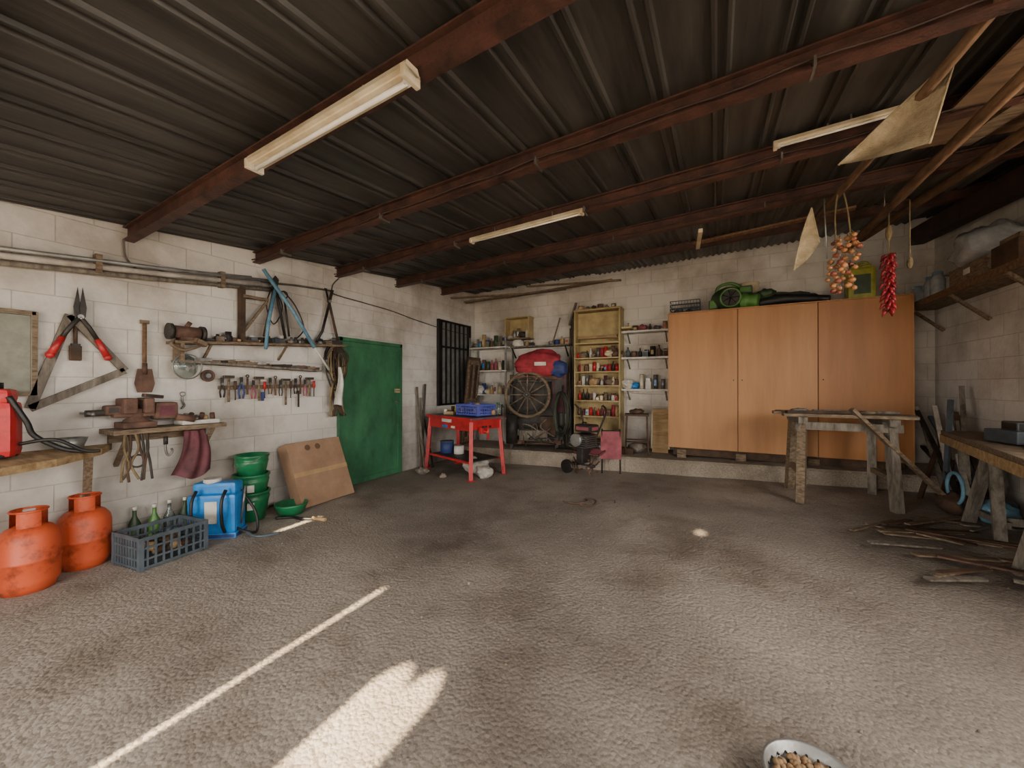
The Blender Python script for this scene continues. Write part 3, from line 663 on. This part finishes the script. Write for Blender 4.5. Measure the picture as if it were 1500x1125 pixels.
b.tube([(.0,.1,0),(0,.0,1.1)],.02,'iron'); b.tube([(-.15,.1,.0),(.15,.1,.0)],.02,'iron')
b.done('hose_coil')
b=B((-1.75,5.55,fz(-1.75,5.55)),-20)
for sx in(-.14,.14):
    b.cyl((sx-.03,0,.14),(sx+.03,0,.14),.03,'iron')
    for k in range(6):
        a=k*math.pi/3; b.tube([(sx,0,.14),(sx,.12*math.cos(a),.14+.12*math.sin(a)),(sx+.04,.15*math.cos(a+.35),.14+.15*math.sin(a+.35)+.005)],.011,'rust')
b.cyl((-.2,0,.14),(.2,0,.14),.015,'iron'); b.box((0,0,.3),(.12,.2,.26),'iron',bev=.02); b.box((0,.02,.5),(.28,.26,.2),'iron',bev=.03)
for k in range(6): b.box((0,-.02,.42+k*.03),(.32,.28,.008),'steel')
b.box((.02,.05,.68),(.3,.22,.12),'redf',bev=.035); b.cyl((0,.02,.73),(0,.02,.77),.035,'black'); b.cyl((.0,-.14,.52),(0,-.2,.52),.09,'galv'); b.box((0,.15,.32),(.46,.2,.03),'redf',(15,0,0),.008)
for sx in(-1,1): b.tube(cm([(sx*.05,.1,.35),(sx*.14,.2,.65),(sx*.24,.22,.92),(sx*.26,.12,1.02)]),.014,'iron')
b.cyl((-.22,-.1,.1),(-.22,-.14,.1),.1,'black'); 
b.done('rotary_tiller')
b=B((-1.38,5.70,fz(-1.4,5.7)),15); b.box((0,.03,.42),(.3,.015,.42),'redf',(-8,0,0),.004); b.tube([(-.13,0,0),(-.13,.06,.65)],.012,'iron'); b.tube([(.13,0,0),(.13,.06,.65)],.012,'iron'); b.tube([(-.13,.06,.62),(.13,.06,.62)],.012,'iron'); b.done('red_guard_panel')
b=B((-1.12,6.3,st(-1.1)),10)
for sx in(-.15,.15):
    for sy in(-.13,.13): b.tube([(sx*1.15,sy*1.15,0),(sx,sy,.6)],.012,'rust')
b.box((0,0,.61),(.36,.32,.03),'darkw',bev=.005); b.tube([(-.16,-.14,.2),(.16,-.14,.2)],.01,'rust'); b.tube([(-.16,.14,.2),(.16,.14,.2)],.01,'rust'); b.lump((0,0,.66),.09,'darkw',(1.2,1,.5)); b.lump((0,0,.1),.13,'greyw',(1,.8,.6)); b.done('work_stool')
b=B((-.8,6.5,st(-.8)),0,-9); b.box((0,0,.35),(.24,.02,.7),'pale'); b.box((-.0,.02,.36),(.28,.02,.6),'cream'); b.done('leaning_board')
b=B((-1.45,6.1,st(-1.4))); b.cyl((0,0,0),(0,0,.1),.07,'white'); b.cyl((-.5,-.05,0),(-.5,-.05,.1),.06,'tan'); b.box((.2,.1,.05),(.2,.15,.1),'darkw'); b.cyl((-.25,.1,0),(-.25,.1,.15),.06,'galv'); b.done('tin_cans')
# ---------------- on the cabinet ----------------
cz=2.468
b=B((-.42,6.35,cz+.01),0)
for z in(0,.06,.12,.18): 
    for sy in(-1,1): b.tube([(-.2,sy*.13,z),(.2,sy*.13,z)],.006,'greyp',5)
    for sx in(-1,1): b.tube([(sx*.2,-.13,z),(sx*.2,.13,z)],.006,'greyp',5)
for k in range(11):
    x=-.2+k*.04
    for sy in(-1,1): b.tube([(x,sy*.13,0),(x,sy*.13,.18)],.004,'greyp',4)
for k in range(7):
    y=-.12+k*.04; b.tube([(-.2,y,0),(.2,y,0)],.004,'greyp',4)
for k in range(6): b.lump((U(-.13,.13),U(-.08,.08),.05),.04,'greyp',u=8,v=6)
b.done('wire_basket')
b=B((.24,6.32,cz),-8)
b.lump((-.1,0,.17),.17,'dgreen',(1.3,.8,1),.08,3,1); b.cyl((-.05,-.12,.16),(-.05,-.17,.16),.13,'iron',seg=28); b.ring((-.05,-.17,.16),.125,.012,'lime','y')
for k in range(7): a=k*.9; b.cyl((-.05,-.172,.16),(-.05+.11*math.cos(a),-.172,.16+.11*math.sin(a)),.006,'black',seg=6)
b.tube(cm([(.05,0,.12),(.15,0,.12),(.28,-.02,.1)]),[.12]*6+[.1]*6+[.075],'lime'); b.tube(cm([(-.26,0,.2),(-.22,0,.36),(-.05,0,.39),(.08,0,.3)]),.022,'lime'); b.box((-.28,0,.1),(.12,.18,.14),'lime',bev=.02); b.box((.12,-.02,.27),(.16,.12,.1),'lime',bev=.02); b.lump((.35,.05,.2),.09,'dgreen',(1.3,.8,.7))
b.done('leaf_blower')
b=B((.42,6.66,cz)); b.lathe([(0,0),(.13,0),(.14,.34),(.12,.41),(.13,.42),(.13,.44),(0,.45)],(0,0,0),'cream'); b.done('plastic_drum')
b=B((.90,6.4,cz)); b.tube(cm([(-.38,-.05,.08),(-.1,-.08,.1),(.2,-.02,.09),(.4,.0,.07)]),[.08]*8+[.07]*6+[.05]*5,'black'); b.lump((-.1,.08,.13),.14,'dgreen',(2.2,.8,.8),.25,3,4); b.lump((.22,.1,.08),.1,'black',(2,.8,.6),.2,3,4); b.done('blower_bag')
b=B((1.60,6.40,cz),0)
b.box((0,0,.21),(.27,.22,.41),'yel',bev=.03); b.box((0,0,.43),(.2,.16,.04),'yel',bev=.015); b.cyl((-.07,0,.44),(-.07,0,.49),.03,'black'); b.tube(cm([(-.02,0,.44),(0,0,.49),(.07,0,.49),(.1,0,.43)]),.014,'yel'); b.box((0,-.112,.2),(.16,.01,.24),'dgreen'); b.done('jerrycan')
# ---------------- right: shelf ----------------
b=B((2.265,5.4,2.37),-90)
b.box((0,0,0),(2.8,.36,.03),'oldw'); b.box((0,-.18,-.01),(2.8,.02,.07),'pole')
for x in(-1.2,-.3,.6,1.3): b.beam((x,.17,-.3),(x,-.12,-.02),.03,.03,'oldw')
b.done('plank_shelf_with_brackets')
b=B((2.2,6.15,2.386))
for k,(x,y,h) in enumerate([(0,.1,.26),(.05,-.08,.22),(-.06,-.22,.24),(.08,.27,.22),(-.08,.2,.18)]):
    b.lathe([(0,0),(.055,0),(.06,.02),(.06,h*.75),(.04,h*.9),(.04,h),(0,h)],(x,y,0),'bagp' if k%2==0 else 'white',18); b.cyl((x,y,h),(x,y,h+.02),.043,['teal','galv'][k%2],seg=16)
b.done('glass_jars')
b=B((2.24,5.25,2.386),-90)
b.box((0,0,.09),(.6,.28,.02),'oldw'); 
for y in(-.14,.14): b.box((0,y,.09),(.62,.015,.16),'oldw')
for x in(-.3,.3): b.box((x,0,.09),(.015,.28,.16),'oldw')
b.box((.0,-.15,.1),(.1,.005,.05),'white'); b.done('wooden_crate')
b=B((2.2,5.25,2.53),-90); b.lump((0,0,.18),.24,'bagp',(1.6,.7,.8),.3,3,9,36,24); b.done('plastic_bag')
b=B((2.24,4.75,2.386),-90); b.box((0,0,.1),(.35,.26,.2),'darkw',bev=.004); b.box((0,0,.22),(.25,.2,.06),'oldw'); b.done('storage_box')
# ---------------- loft poles, ply, burlap ----------------
b=B(); b.tube([(1.29,1.6,2.84),(1.3,3.5,2.9),(1.29,5.6,2.93)],.035,'pole')
b.tube([(1.29,2.5,2.87),(1.29,2.5,RZ(1.29,2.5)-.15)],.004,'steel'); b.tube([(1.29,4.48,2.92),(1.29,4.48,RZ(1.29,4.4)-.15)],.004,'steel'); b.done('wooden_pole')
b=B(); b.tube([(1.02,2.2,2.95),(.95,3.6,3.0),(.85,5.0,3.06)],.028,'pole'); b.tube([(.87,4.46,3.06),(.87,4.46,RZ(.87,4.4)-.15)],.004,'steel'); b.tube([(1.0,2.3,2.95),(1.0,2.3,RZ(1,2.3)-.15)],.004,'steel'); b.done('wooden_pole')
b=B(); b.tube([(1.9,1.6,2.96),(1.75,3.5,3.0),(1.5,5.9,3.12)],.04,'pole'); b.tube([(1.55,5.63,3.12),(1.55,5.6,RZ(1.5,5.6)-.15)],.004,'steel'); b.tube([(1.85,2.4,3.0),(1.85,2.4,RZ(1.8,2.4)-.15)],.004,'steel'); b.done('wooden_pole')
b=B((1.75,2.95,3.02),0,5.7,2); b.box((0,0,0),(1.0,1.8,.018),'ply'); b.box((-.1,0,-.02),(.12,1.9,.02),'oldw',(0,0,8)); b.box((.2,.1,-.02),(.1,1.8,.02),'darkw',(0,0,-5)); b.done('plywood_sheet')
def tri(A,Bp,C,name,amp):
    b=B(); A,Bp,C=map(Vector,(A,Bp,C)); nrm=(Bp-A).cross(C-A).normalized()
    def f(u,v):
        q=Bp.lerp(C,v); p=A.lerp(q,u); p=p+nrm*amp*math.sin(u*math.pi)*math.sin(v*math.pi*1.0+.4)+Vector((0,0,-.05*math.sin(u*math.pi)*(v-.5)))
        return p
    b.patch(f,24,16,'burlap'); b.tube([f(k/24,0) for k in range(25)],.006,'burlap'); b.tube([f(1,k/16) for k in range(17)],.006,'burlap'); b.done(name)
tri((.645,2.95,2.72),(1.10,2.84,3.12),(.97,2.76,2.65),'burlap_cloth',.06)
tri((.60,4.17,2.42),(.74,4.24,2.97),(.80,4.27,2.66),'burlap_cloth',.04)
b=B()
for p,q,w in [((-4.4,6.3,3.05),(-2.4,6.55,3.14),.12),((-3.6,6.5,3.1),(-1.5,6.3,3.12),.09),((-4.45,5.9,3.06),(-3.1,6.5,3.12),.07),((-3.0,6.2,3.17),(-1.3,6.0,3.02),.05)]: b.beam(p,q,w,.025,'oldw')
b.done('broken_planks')
b=B(); b.beam((-.2,5.1,3.05),(-.15,4.5,3.03),.04,.04,'cream'); b.beam((-.25,5.1,3.1),(1.2,4.9,3.14),.08,.02,'pole'); b.done('wooden_batten')
b=B((.93,4.14,2.38))
for s,(sx,zz,n) in enumerate([(-.045,0,24),(.05,.03,22)]):
    for k in range(n):
        z=.24-.46*k/n; a=k*2.4; r=.022+.022*math.sin(math.pi*min(1,k/n*1.1)); o=(sx+r*math.cos(a)+.02*math.sin(k*.3),r*math.sin(a),z+zz)
        R0=U(.018,.028); mm=rnd.choice(['onion','onion','onionr']); b.sph(o,R0,mm,(1,1,.85),u=12,v=8); b.cyl((o[0],o[1],o[2]+R0*.7),(o[0]*.8,o[1]*.5,o[2]+R0*1.8),.005,'rope',r1=.002,seg=6)
b.tube(cm([(-.045,0,.24),(-.05,0,.45),(-.03,0,.66)]),.006,'rope'); b.tube(cm([(.05,0,.28),(.03,0,.5),(0,0,.66)]),.006,'rope')
b.tube([(-.1,.02,.1),(-.12,.02,.62)],.005,'galv')
b.done('onion_braid')
b=B((1.30,4.42,2.29))
for k in range(60):
    z=.24-.5*k/60; a=k*2.4; q=.03+.012*math.sin(k*.9); dx=q*math.cos(a); dy=q*math.sin(a)
    b.tube([(0,0,z),(dx,dy,z-.01),(dx*1.5,dy*1.5,z-.05)],[.006,.017,.004],'pepper')
b.tube([(0,0,.24),(0,0,.6)],.005,'rope'); b.lump((0,0,.42),.03,'rope',(.7,.7,2.2))
b.done('pepper_string')
b=B((1.36,4.2,0)); b.tube([(0,0,2.4),(.0,0,2.88)],.004,'rope'); b.lump((0,0,2.38),.03,'rope',(.6,.6,1.5)); b.done('hanging_string')
# ---------------- wooden trestle table ----------------
zf=fz(1.15,5.3)
b=B((1.15,5.35,zf),1)
for sx in(-1,1):
    for sy in(-1,1):
        b.beam((sx*.38,sy*.32,-.01),(sx*.35,sy*.24,.86),.075,.075,'oldw' if sx<0 else 'greyw')
    b.beam((sx*.36,-.34,.86),(sx*.36,.34,.86),.08,.07,'greyw'); b.beam((sx*.37,-.27,.3),(sx*.37,.27,.3),.05,.05,'oldw')
b.beam((-.42,-.26,.80),(.44,-.26,.80),.04,.08,'greyw')
for k,y in enumerate((-.28,-.1,.09,.27)): b.beam((-.54+U(-.04,.04),y,.915),(.55+U(-.03,.05),y+U(-.01,.01),.915),.17,.03,'oldw')
b.beam((-.5,-.3,.945),(.3,-.05,.945),.06,.025,'darkw'); b.beam((-.2,.1,.945),(.5,.0,.945),.05,.025,'greyw'); b.lump((-.35,-.1,.955),.04,'greyw',(2,1,.6)); b.lump((.2,-.2,.95),.035,'oldw',(2,1,.6))
b.done('trestle_table')
b=B(); b.beam((1.18,4.97,zf+.99),(2.02,5.22,fz(2,5.2)+.02),.06,.03,'oldw'); b.done('leaning_plank')
b=B((2.1,4.4,0))
b.prism([(-.5,-1.3,.9),(-.06,1.2,.9),(.34,1.2,.9),(.34,-1.3,.9)],(0,0,.04),'oldw'); b.beam((-.49,-1.28,.86),(-.06,1.18,.86),.03,.08,'pale')
for y in(-.75,.3,1.1): 
    x0=-.40+(y+1.3)*.17
    b.beam((x0,y,.82),(.3,y,.82),.07,.07,'greyw')
    for x in(x0+.04,.26):
        for sg in(-1,1): b.beam((x-.05*(x<.2),y+sg*.22,fz(2,4.4+y)),(x,y+sg*.03,.82),.07,.05,'greyw')
    b.beam((x0+.04,y-.14,.32),(.26,y-.14,.32),.03,.06,'greyw'); b.beam((x0+.04,y-.2,.3),(x0+.04,y+.2,.3),.04,.05,'greyw')
b.done('trestle_workbench')
b=B((2.15,4.55,.94)); b.box((0,0,.06),(.35,.3,.1),'greyp',(0,0,10),.01); b.box((0,.02,.14),(.2,.2,.07),'iron',bev=.01); b.beam((-.15,-.5,.02),(.1,.3,.02),.1,.03,'pale'); b.done('machine_part')
b=B((2.05,5.2,fz(2,5.2)))
for k in range(16): b.beam((U(-.2,.2),U(-.3,.5),0.02),(U(.0,.34),U(.2,1.3),U(.4,1.3)),.04,.025,rnd.choice(['greyw','oldw','greyp','darkw','greyw','iron','sack']))
for k in range(5): b.lump((U(-.1,.2),U(-.4,.3),.1),.12,rnd.choice(['greyp','teal','greyw','darkw']),(1,1,.8),seed=k)
b.ring((-.1,-.1,.25),.14,.015,'teal','x'); b.done('scrap_pile')
b=B((1.85,4.2,fz(1.85,4.2)))
for k in range(34):
    x=U(-.65,.35);y=U(-.75,.8);a=U(-.6,.9);L=U(.12,.36); b.beam((x-L*math.cos(a),y-L*math.sin(a),.012+k*.0012),(x+L*math.cos(a),y+L*math.sin(a),.012+k*.0012),U(.02,.06),.012,rnd.choice(['oldw','greyw','darkw','rust','oldw']))
b.done('wood_offcuts')
b=B((.275,1.565,fz(.27,1.56)))
b.lathe([(0,.003),(.08,.003),(.12,.03),(.133,.085),(.142,.088),(.143,.083),(.137,.08),(.125,.028),(.085,0),(0,0)],(0,0,0),'galv',48)
for k in range(170):
    a=U(0,6.28); r=.113*math.sqrt(U(0,1)); b.sph((r*math.cos(a),r*math.sin(a),.045+U(0,.014)),U(.009,.012),'nut',(1,1,1.15),(U(0,90),U(0,90),0),8,6)
for k in range(24):
    a=k*math.pi/12; b.cyl((.12*math.cos(a),.12*math.sin(a),.055),(.131*math.cos(a),.131*math.sin(a),.055),.004,'black',seg=6)
b.done('bowl_of_nuts')
b=B((-1.35,4.25,fz(-1.35,4.25)+.008)); b.tube(cm([(-.2,-.1,0),(-.05,-.12,0),(.05,.0,.005),(.0,.12,0),(.12,.1,0),(.15,-.1,0),(.02,-.15,0)]),.007,'rust'); b.tube(cm([(.2,.1,0),(.3,.2,0),(.34,.1,0)]),.006,'rust'); b.done('bent_wire')
b=B((-.5,3.6,0))
for k in range(120):
    x=U(-3,2.2);y=U(-2,2); b.lump((x,y,fz(x-.5,y+3.6)+.002),U(.003,.008),rnd.choice(['greyw','step','oldw']),u=6,v=5)
b.done('loose_gravel')
# ---------------- light ----------------
w=bpy.data.worlds.new('World'); bpy.context.scene.world=w; w.use_nodes=True; N=w.node_tree.nodes; L=w.node_tree.links
bg=N['Background']; sk=N.new('ShaderNodeTexSky'); sk.sky_type='HOSEK_WILKIE'; sk.turbidity=4; sk.sun_direction=(0,-.84,.55)
mx=N.new('ShaderNodeMixRGB'); mx.inputs[0].default_value=.8; mx.inputs[2].default_value=(1,.93,.84,1); L.new(sk.outputs[0],mx.inputs[1]); L.new(mx.outputs[0],bg.inputs[0]); bg.inputs[1].default_value=20
s=bpy.data.lights.new('sun','SUN'); s.energy=55; s.angle=.017; s.color=(1,.80,.52); so=bpy.data.objects.new('sun',s); bpy.context.scene.collection.objects.link(so)
so.rotation_euler=Vector((0,math.cos(math.radians(33)),-math.sin(math.radians(33)))).to_track_quat('-Z','Y').to_euler(); so.location=(0,-8,8)
def portal(name,loc,sx,sy,R):
    p=bpy.data.lights.new(name,'AREA'); p.shape='RECTANGLE'; p.size=sx; p.size_y=sy; p.cycles.is_portal=True
    po=bpy.data.objects.new(name,p); bpy.context.scene.collection.objects.link(po); po.location=loc; po.rotation_euler=Matrix(R).to_euler()
portal('added_opening_portal',(2.55,1.35,2.02),3.9,1.15,((0,0,1),(1,0,0),(0,1,0)))  # guides sky light through the opening added in the right wall
portal('door_portal',(-2.775,-1.03,1.05),1.25,2.4,((1,0,0),(0,0,-1),(0,1,0)))
portal('door_portal',(-.575,-1.03,1.05),.65,2.5,((1,0,0),(0,0,-1),(0,1,0)))
cam=bpy.data.cameras.new('camera'); cam.sensor_width=36; cam.lens=13.56; cam.clip_start=.02; co=bpy.data.objects.new('camera',cam); bpy.context.scene.collection.objects.link(co)
co.location=(0,0,1.4); co.rotation_euler=(math.radians(90.25),0,math.radians(28)); bpy.context.scene.camera=co
